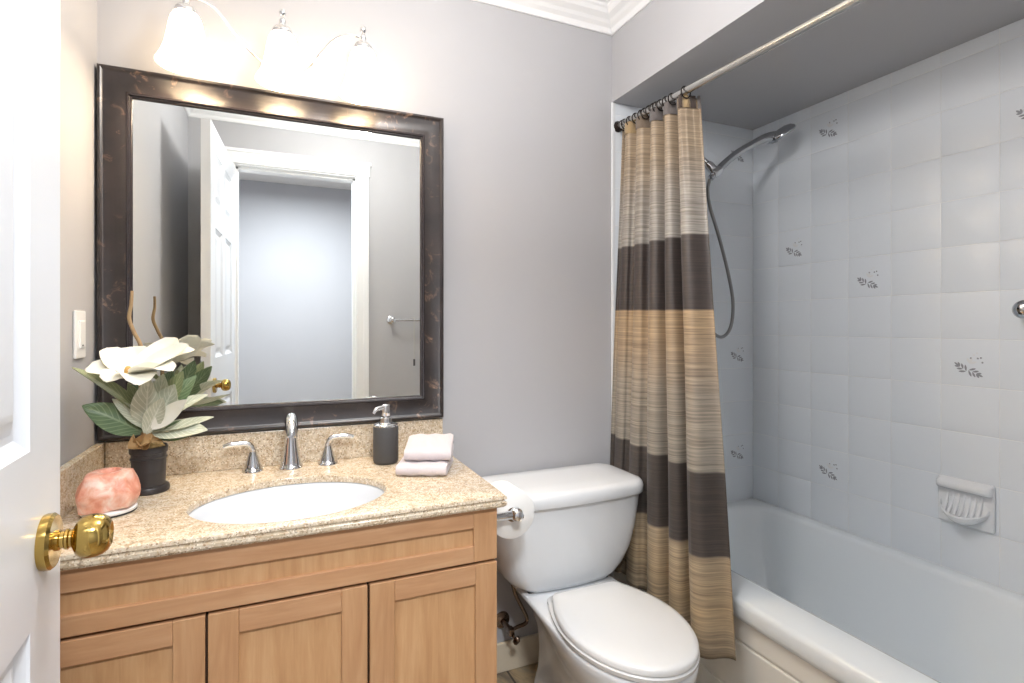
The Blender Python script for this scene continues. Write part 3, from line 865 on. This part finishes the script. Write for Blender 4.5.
# ------------------------------------------------------------------ hand shower
sa = thing('shower_outlet', 'chrome shower arm and swivel bracket on the tiled end wall', 'shower fitting', (1.55, YB, 1.93))
b = NB(); lathe(b, [(0, 0), (.030, 0), (.028, .006), (.014, .012), (0, .012)], (1.55, YB-.003, 1.955), (0, -1, 0), 28); obj('flange', b, m_chrome, sa)
b = NB(); tube(b, [(1.55, YB-.01, 1.955), (1.553, 1.76, 1.958), (1.565, 1.71, 1.940), (1.585, 1.675, 1.905)], .0105, 14); obj('pipe', b, m_chrome, sa)
HB = Vector((1.612, 1.655, 1.868))
b = NB(); lathe(b, [(0, -.03), (.014, -.03), (.019, -.022), (.019, .0), (.015, .012), (0, .014)], HB+Vector((-.022, .016, .026)), (-.45, .35, .75), 20)
lathe(b, [(.0, -.018), (.018, -.018), (.020, -.012), (.020, .014), (.017, .020), (0, .020)], HB, (.8, -.25, .5), 20); obj('bracket', b, m_chrome, sa)
hs = thing('hand_shower', 'chrome hand shower with round head tilted up in its bracket', 'shower head', HB)
HT = Vector((1.842, 1.568, 2.012))
b = NB()
tube(b, [HB+Vector((-.022, .010, -.026)), HB+Vector((.01, -.003, .012)), HB+Vector((.075, -.028, .072)), HB+Vector((.145, -.055, .116)), HB+Vector((.195, -.073, .140)), HT], [.013, .0155, .0145, .0150, .019, .023], 16)
obj('handle', b, m_chromed, hs)
hn = Vector((.50, -.18, -.75)).normalized()
b = NB(); lathe(b, [(0, -.024), (.024, -.023), (.044, -.016), (.055, -.005), (.057, .004), (.054, .008), (0, .008)], HT+Vector((.022, -.008, .012)), hn, 32); obj('head', b, m_chromed, hs)
b = NB(); lathe(b, [(0, .008), (.050, .008), (.049, .011), (0, .0115)], HT+Vector((.022, -.008, .012)), hn, 32); obj('spray_face', b, M_plain('grey_spray_face', (150, 156, 158), .3, bumpscale=500, bs=.5), hs, label='pale grey spray face')
b = NB(); tube(b, [HB+Vector((-.024, .011, -.028)), (1.590, 1.68, 1.80), (1.620, 1.70, 1.74), (1.668, 1.70, 1.62), (1.722, 1.70, 1.46), (1.746, 1.70, 1.34), (1.730, 1.70, 1.24), (1.672, 1.70, 1.205), (1.600, 1.70, 1.27), (1.560, 1.70, 1.45), (1.545, 1.72, 1.70), (1.556, 1.715, 1.92)], .0068, 12)
ho = obj('shower_hose', b, m_hose); tag(ho, 'flexible metal shower hose looping down the end wall', 'hose')

# ------------------------------------------------------------------ soap dish and wall knob on the tiles
sd = thing('soap_dish', 'white ceramic soap dish set in the right tiled wall above the tub', 'soap dish', (XR, .98, .63))
b = NB(); y0, y1, z0, z1 = .905, 1.055, .625, .770
bbox(b, XR-.014, XR-.003, y0, y1, z0, z1, .005, 3); obj('back_tile', b, m_porc, sd)
b = NB()
prof_ = []
for k in range(25):
    t = k/24; a = PI*t
    prof_.append((y1-.008 - (y1-y0-.016)*t, math.sin(a)**.6))
secs = []
for y, w in prof_:
    d = .012 + .048*w; zb = .690 - .050*w
    lip = .684 - .026*w
    secs.append([Vector((XR-.008, y, zb-.006)), Vector((XR-d*.75, y, zb-.004)), Vector((XR-d, y, zb+.006)), Vector((XR-d-.002, y, lip)), Vector((XR-d+.004, y, lip+.004)), Vector((XR-d+.008, y, lip-.001)),
                 Vector((XR-d*.6, y, max(zb+.006, lip-.006))), Vector((XR-.012-.006*w, y, .700)), Vector((XR-.010, y, .724))])
loft(b, secs); obj('tray', b, m_porc, sd, angle=50)
b = NB()
pr = [(.010, .735), (.026, .734), (.034, .738), (.037, .748), (.034, .757), (.024, .764), (.010, .768)]
loft(b, [[Vector((XR-d*s, y, .75+(z-.75)*s)) for d, z in pr] for y, s in ((y1-.002, .75), (y1-.006, .95), (y1-.014, 1), (y0+.014, 1), (y0+.006, .95), (y0+.002, .75))])
obj('grip_bar', b, m_porc, sd, angle=50)
for k in range(7):
    t = (k+1)/8; y = y1-.015-(y1-y0-.03)*t
    b = NB(); tube(b, [(XR-.012, y, .728), (XR-.019, y, .702), (XR-.030, y, .676), (XR-.044, y, .660)], [.0025, .0036, .0040, .0028], 8); obj('rib', b, m_porc, sd)
wk = thing('wall_knob', 'round chrome knob on the right tiled wall at the photo edge', 'wall knob', (XR, .822, 1.297))
b = NB(); lathe(b, [(0, 0), (.028, 0), (.028, .004), (.022, .009), (.012, .012), (.011, .018), (0, .018)], (XR-.003, .822, 1.297), (-1, 0, 0), 28); obj('rosette', b, m_chrome, wk)
b = NB(); lathe(b, [(0, .016), (.010, .016), (.012, .022), (.022, .028), (.0265, .036), (.026, .044), (.018, .052), (.008, .055), (0, .0555)], (XR-.003, .822, 1.297), (-1, 0, 0), 28); obj('button', b, m_chrome, wk)

# ------------------------------------------------------------------ towel bar on the door wall (seen in the mirror)
tb = thing('towel_bar', 'chrome towel bar on the wall beside the doorway, seen in the mirror', 'towel bar', (.88, YF, 1.285))
for x in (.655, 1.115):
    b = NB(); lathe(b, [(0, 0), (.026, 0), (.025, .006), (.014, .012), (.010, .02), (.010, .055), (.017, .06), (.017, .078), (.010, .084), (0, .085)], (x, YF+.001, 1.288), (0, 1, 0), 24); obj('post', b, m_chrome, tb)
b = NB(); tube(b, [(.655, YF+.070, 1.288), (1.115, YF+.070, 1.288)], .009, 16, smooth=False); obj('bar', b, m_chrome, tb)
cd_ = thing('hanging_cord', 'thin looped cord with a small dark tag hanging from the towel bar', 'cord', (.79, YF+.07, 1.0))
b = NB(); tube(b, [(.786, YF+.083, 1.040), (.784, YF+.084, 1.20), (.786, YF+.083, 1.290), (.789, YF+.070, 1.299), (.792, YF+.058, 1.288), (.792, YF+.06, 1.16)], .0018, 8); obj('string', b, m_cord, cd_)
b = NB(); bbox(b, .780, .792, YF+.081, YF+.085, 1.000, 1.042, .001); obj('tag', b, m_soap, cd_, smooth=False, label='small dark tag')

# ------------------------------------------------------------------ soap dispenser
sx_, sy_ = .307, 1.690
so = thing('soap_dispenser', 'charcoal cylindrical soap dispenser with chrome pump on the countertop', 'soap dispenser', (sx_, sy_, CT))
b = NB(); lathe(b, [(0, .0005), (.031, .0005), (.036, .004), (.0385, .010), (.0385, .112), (.0375, .1145), (0, .1145)], (sx_, sy_, CT), n=40); obj('bottle', b, m_soap, so)
b = NB(); lathe(b, [(0, .1145), (.037, .1145), (.037, .119), (.034, .1215), (.020, .1225), (.0175, .125), (.0175, .140), (.015, .142), (.0075, .143), (.0075, .147), (0, .147)], (sx_, sy_, CT), n=40); obj('collar', b, m_chrome, so)
b = NB(); lathe(b, [(0, .146), (.0125, .146), (.0135, .149), (.0135, .172), (.0125, .178), (.008, .181), (0, .182)], (sx_, sy_, CT), n=28)
tube(b, [(sx_, sy_, CT+.170), (sx_-.015, sy_-.006, CT+.171), (sx_-.032, sy_-.013, CT+.168), (sx_-.040, sy_-.016, CT+.157)], [.008, .007, .006, .005], 12); obj('pump_head', b, m_chrome, so)

# ------------------------------------------------------------------ folded washcloths
def washcloth(name, label, c, ang, w, dpt, z0, layers, wedge):
    # U-folded cloth: fold along the front, loose layered ends on the right
    ca, sa_ = math.cos(ang), math.sin(ang)
    ex_, ey_ = Vector((ca, sa_, 0)), Vector((-sa_, ca, 0))
    b = NB(); th = layers/2.0
    # centre line of the folded sheet in (depth, height)
    def line(k):
        pts = []
        n = 10
        for i in range(n+1): pts.append((dpt*(.5 - .92*i/n), th*.5))
        for i in range(1, 8):
            a = -PI/2 - PI*i/8; pts.append((dpt*(-.42) + math.cos(a)*th*.55*1.1, th + math.sin(a)*th*.5))
        for i in range(n+1): pts.append((dpt*(-.42 + .90*i/n), th*1.5))
        return pts
    cl = line(0); t2 = th*.47
    secs = []
    NX = 14
    for q in range(NX+1):
        xx = (q/NX-.5)*w
        edge = 1 - .35*max(0, abs(q/NX-.5)*2-.85)/.15
        top_, bot_ = [], []
        for i, (d, h) in enumerate(cl):
            i0, i1 = max(0, i-1), min(len(cl)-1, i+1)
            td, th_ = cl[i1][0]-cl[i0][0], cl[i1][1]-cl[i0][1]; L = math.hypot(td, th_) or 1
            nd, nh = -th_/L, td/L
            rip = .0012*math.sin(9*xx/w*2 + i*.7)
            k = t2*edge
            top_.append((d+nd*k, h+nh*k+rip)); bot_.append((d-nd*k, h-nh*k+rip*.3))
        ringp = top_ + bot_[::-1]
        sec = []
        for d, h in ringp:
            r_ = (d/dpt+.5)
            hh = h*(1 + wedge*max(0, min(1, r_)))
            if wedge > 0 and r_ > .78: hh *= 1 - .30*((r_-.78)/.22)**2
            hh += z0
            p = Vector((c[0], c[1], max(hh, z0+.0004))) + ex_*xx + ey_*d
            sec.append(p)
        secs.append(sec)
    loft(b, secs)
    o = obj(name, b, m_towel, angle=60); return tag(o, label, 'towel', 'folded washcloths')
WA = math.atan2(-.073, .118)
washcloth('washcloth', 'lower pale mauve folded washcloth, lying flat on the countertop', (.402, 1.566), WA*.75, .142, .170, CT+.0003, .034, 0)
washcloth('washcloth', 'upper pale mauve folded washcloth, humped on top of the other', (.420, 1.586), WA*.75+.06, .134, .155, CT+.0355, .034, .75)

# ------------------------------------------------------------------ salt tealight holder
sc_ = (-.352, 1.490)
salt = thing('salt_candle_holder', 'pink salt rock tealight holder at the left end of the countertop', 'candle holder', (*sc_, CT))
b = NB(); bmesh.ops.create_icosphere(b, subdivisions=5, radius=1)
from mathutils import noise as mn
for v in b.verts:
    p = v.co.copy(); q = p.copy()
    # squarish boulder with flat top
    m_ = max(abs(p.x), abs(p.y), abs(p.z)); q = p.lerp(p/m_, .38)
    q *= 1 + .10*mn.noise(p*1.3 + Vector((3, 1, 7))) + .025*mn.noise(p*4)
    x, y, z = q.x*.058, q.y*.056, q.z*.048
    x *= 1 - .16*max(0, q.z); y *= 1 - .16*max(0, q.z)
    z = max(-.041, min(.043, z))
    r_ = math.hypot(x, y)
    if z > .030 and r_ < .021: z -= .022*min(1, (.021-r_)/.003)
    v.co = Vector((sc_[0]+x, sc_[1]+y, CT+.052+z))
obj('rock', b, m_salt, salt, angle=50)
b = NB(); lathe(b, [(0, .0005), (.050, .0005), (.0525, .002), (.0525, .0045), (0, .0045)], (*sc_, CT), n=40); obj('foot', b, m_black, salt, label='thin black foot')
b = NB(); lathe(b, [(0, .0045), (.052, .0045), (.053, .006), (.053, .010), (.050, .0115), (0, .0118)], (*sc_, CT), n=40); obj('felt_pad', b, m_plast, salt, label='white pad under the rock')

# ------------------------------------------------------------------ potted magnolia
px_, py_ = -.304, 1.640
pl = thing('potted_magnolia', 'artificial white magnolia with sage leaves in a black pot by the mirror', 'plant', (px_, py_, CT))
b = NB(); lathe(b, [(0, .0005), (.043, .0005), (.046, .003), (.046, .012), (.044, .016), (.037, .018), (.0365, .024), (.0375, .050), (.0378, .052), (.0378, .056), (.0375, .058), (.0385, .084), (.0405, .0845), (.041, .088), (.0385, .090),
                          (.039, .100), (.042, .101), (.0425, .104), (.0425, .114), (.041, .117), (.039, .1165), (.0385, .108), (0, .106)], (px_, py_, CT), n=48)
obj('pot', b, m_pot, pl, angle=35)
b = NB(); bmesh.ops.create_icosphere(b, subdivisions=4, radius=1)
for v in b.verts:
    k = 1 + .35*mn.noise(v.co*3.5); v.co = Vector((px_+v.co.x*.035*min(k, 1.05), py_+v.co.y*.035*min(k, 1.05), CT+.110+v.co.z*.016*k))
obj('moss', b, m_moss, pl)
def leaf(base, tip, width, nrm, bend=.01, cup=.25, shape='leaf', th=.0010, fold_=.0, wave=0.0, n=12, m=8):
    base, tip, nrm = Vector(base), Vector(tip), Vector(nrm)
    a = tip-base; s = a.cross(nrm).normalized(); u = s.cross(a).normalized()
    bm = NB(); top_, bot_ = [], []
    for i in range(n+1):
        t = i/n
        if shape == 'leaf': w = math.sin(PI*min(1, t*.93+.05))**.85*(1-.12*t)
        elif shape == 'petal': w = math.sin(PI*(t**.80)*.90+.10)**.62 if t < 1 else .22
        if t == 0: w = .16
        if t == 1: w = .05 if shape == 'leaf' else .10
        w *= width/2
        c = base + a*t + u*(bend*math.sin(PI*t*.9))
        for lst, off in ((top_, th/2), (bot_, -th/2)):
            lst.append([c + s*(w*j) + u*(cup*w*(abs(j)**1.6) + fold_*w*abs(j) + wave*math.sin(7*t+3*j) + off) for j in [(q/m)*2-1 for q in range(m+1)]])
    rings = [A_ + B_[::-1] for A_, B_ in zip(top_, bot_)]
    vr_ = loft(bm, rings)
    co = {}
    for i, rg in enumerate(vr_):
        for q, vv in enumerate(rg): co[vv] = (i/n, (q if q <= m else 2*m+1-q)/m*2-1)
    ul = bm.loops.layers.uv.new('UVMap')
    for f in bm.faces:
        for lp in f.loops: lp[ul].uv = co[lp.vert]
    return bm
def add(kind, mat, *a, **k): return obj(kind, leaf(*a, **k), mat, pl, angle=80)
Bs = Vector((px_, py_, CT+.115))
b = NB(); tube(b, [Bs+Vector((0, 0, -.01)), Bs+Vector((.006, -.02, .07)), Bs+Vector((.0, -.045, .13)), (-.300, 1.565, 1.105)], [.006, .005, .0045, .005], 10); obj('stem', b, m_olive, pl)
b = NB(); tube(b, [(-.318, 1.655, .93), (-.325, 1.655, 1.10), (-.322, 1.650, 1.19), (-.338, 1.650, 1.235), (-.349, 1.655, 1.270), (-.345, 1.655, 1.305), (-.344, 1.66, 1.340)], [.004, .0045, .005, .0045, .0045, .004, .0035], 10); obj('twig', b, m_twig, pl)
# flower: centre and two rows of petals
FC = Vector((-.318, 1.550, 1.130))
for tip, w, nrm, bd, cp in (
        ((-.410, 1.540, 1.148), .080, (.15, -.5, 1), .006, .25), ((-.382, 1.590, 1.198), .078, (.8, -.8, .4), -.010, .35), ((-.335, 1.630, 1.200), .088, (.1, -1, .5), -.010, .35),
        ((-.240, 1.605, 1.222), .082, (-.5, -.9, .6), -.014, .35), ((-.192, 1.565, 1.188), .074, (-.3, -.5, 1), .010, .3), ((-.228, 1.480, 1.140), .085, (-.1, -.1, 1), .014, .25),
        ((-.290, 1.450, 1.112), .080, (.05, .1, 1), .016, .25), ((-.355, 1.470, 1.122), .070, (.2, .0, 1), .010, .25), ((-.270, 1.610, 1.190), .074, (-.4, -.8, .6), -.014, .4), ((-.205, 1.545, 1.205), .066, (-.4, -.6, .8), -.008, .35),
        ((-.265, 1.520, 1.165), .070, (-.4, .3, .9), -.012, .5)):
    add('petal', m_petal, FC + (Vector(tip)-FC)*.06, tip, w, nrm, bd, cp, 'petal', wave=.0015)
b = NB(); lathe(b, [(0, -.006), (.007, -.004), (.010, .004), (.008, .014), (.004, .020), (0, .022)], FC+Vector((-.006, -.012, .006)), (-.1, -.5, 1), 14); obj('stamen', b, m_stamen, pl)
# leaves (base, tip, width, facing)
add('leaf', m_olive, (-.296, 1.60, 1.010), (-.447, 1.575, 1.150), .046, (.75, -.55, .85), .014, .15, fold_=.15)
add('leaf', m_green, (-.312, 1.60, .985), (-.424, 1.570, 1.062), .072, (.3, -1, .35), .014, .1, fold_=.15, wave=.002)
add('leaf', m_sage, (-.300, 1.595, .995), (-.366, 1.570, 1.075), .034, (.4, -1, .4), .006, .2, fold_=.1)
add('leaf', m_sage, (-.293, 1.585, .985), (-.235, 1.545, 1.105), .075, (-.1, -1, .25), -.014, .25, fold_=.15)
add('leaf', m_sage, (-.300, 1.600, .990), (-.288, 1.560, 1.125), .066, (-.05, -1, .15), .010, .25, fold_=.15)
add('leaf', m_sage, (-.300, 1.580, .985), (-.255, 1.530, 1.075), .046, (.1, -1, .3), -.010, .3, fold_=.1)
add('leaf', m_olive, (-.300, 1.610, 1.0), (-.340, 1.600, 1.110), .040, (.2, -1, .2), .006, .2, fold_=.15)
add('leaf', m_sage, (-.290, 1.60, 1.0), (-.262, 1.575, 1.130), .060, (-.1, -1, .15), -.006, .2, fold_=.12)
add('leaf', m_green, (-.285, 1.62, 1.03), (-.245, 1.61, 1.140), .050, (-.1, -1, .15), .006, .2, fold_=.12)
add('leaf', m_sage, (-.285, 1.585, .990), (-.150, 1.550, 1.022), .052, (-.2, -.35, 1), -.010, .2, fold_=.2)
add('leaf', m_sage, (-.285, 1.590, .983), (-.160, 1.530, .990), .062, (-.05, -.75, .75), .006, .15, fold_=.1)
add('leaf', m_green, (-.272, 1.580, .975), (-.168, 1.555, .992), .058, (.0, -.8, .6), .008, .15, fold_=.1)
add('leaf', m_green, (-.280, 1.615, 1.010), (-.195, 1.620, 1.120), .052, (-.2, -1, .2), .008, .15, fold_=.1)
add('leaf', m_olive, (-.282, 1.605, 1.020), (-.222, 1.590, 1.135), .050, (-.2, -1, .2), -.006, .2, fold_=.1)
add('leaf', m_sage, (-.280, 1.600, 1.005), (-.165, 1.600, 1.070), .046, (-.3, -.7, .8), .008, .25, fold_=.15)
add('leaf', m_petal, (-.285, 1.570, .998), (-.205, 1.525, 1.070), .046, (-.2, -1, .45), -.006, .2, fold_=.1)
add('dried_leaf', m_dry, (-.318, 1.610, .945), (-.285, 1.590, .992), .040, (.2, -1, .3), .012, .9, wave=.004)
add('dried_leaf', m_dry, (-.318, 1.600, .948), (-.262, 1.585, .958), .034, (0, -.8, .7), .018, .8, wave=.004)
add('dried_leaf', m_dry, (-.310, 1.600, .945), (-.325, 1.585, .985), .028, (-.4, -1, .2), .010, .9, wave=.003)
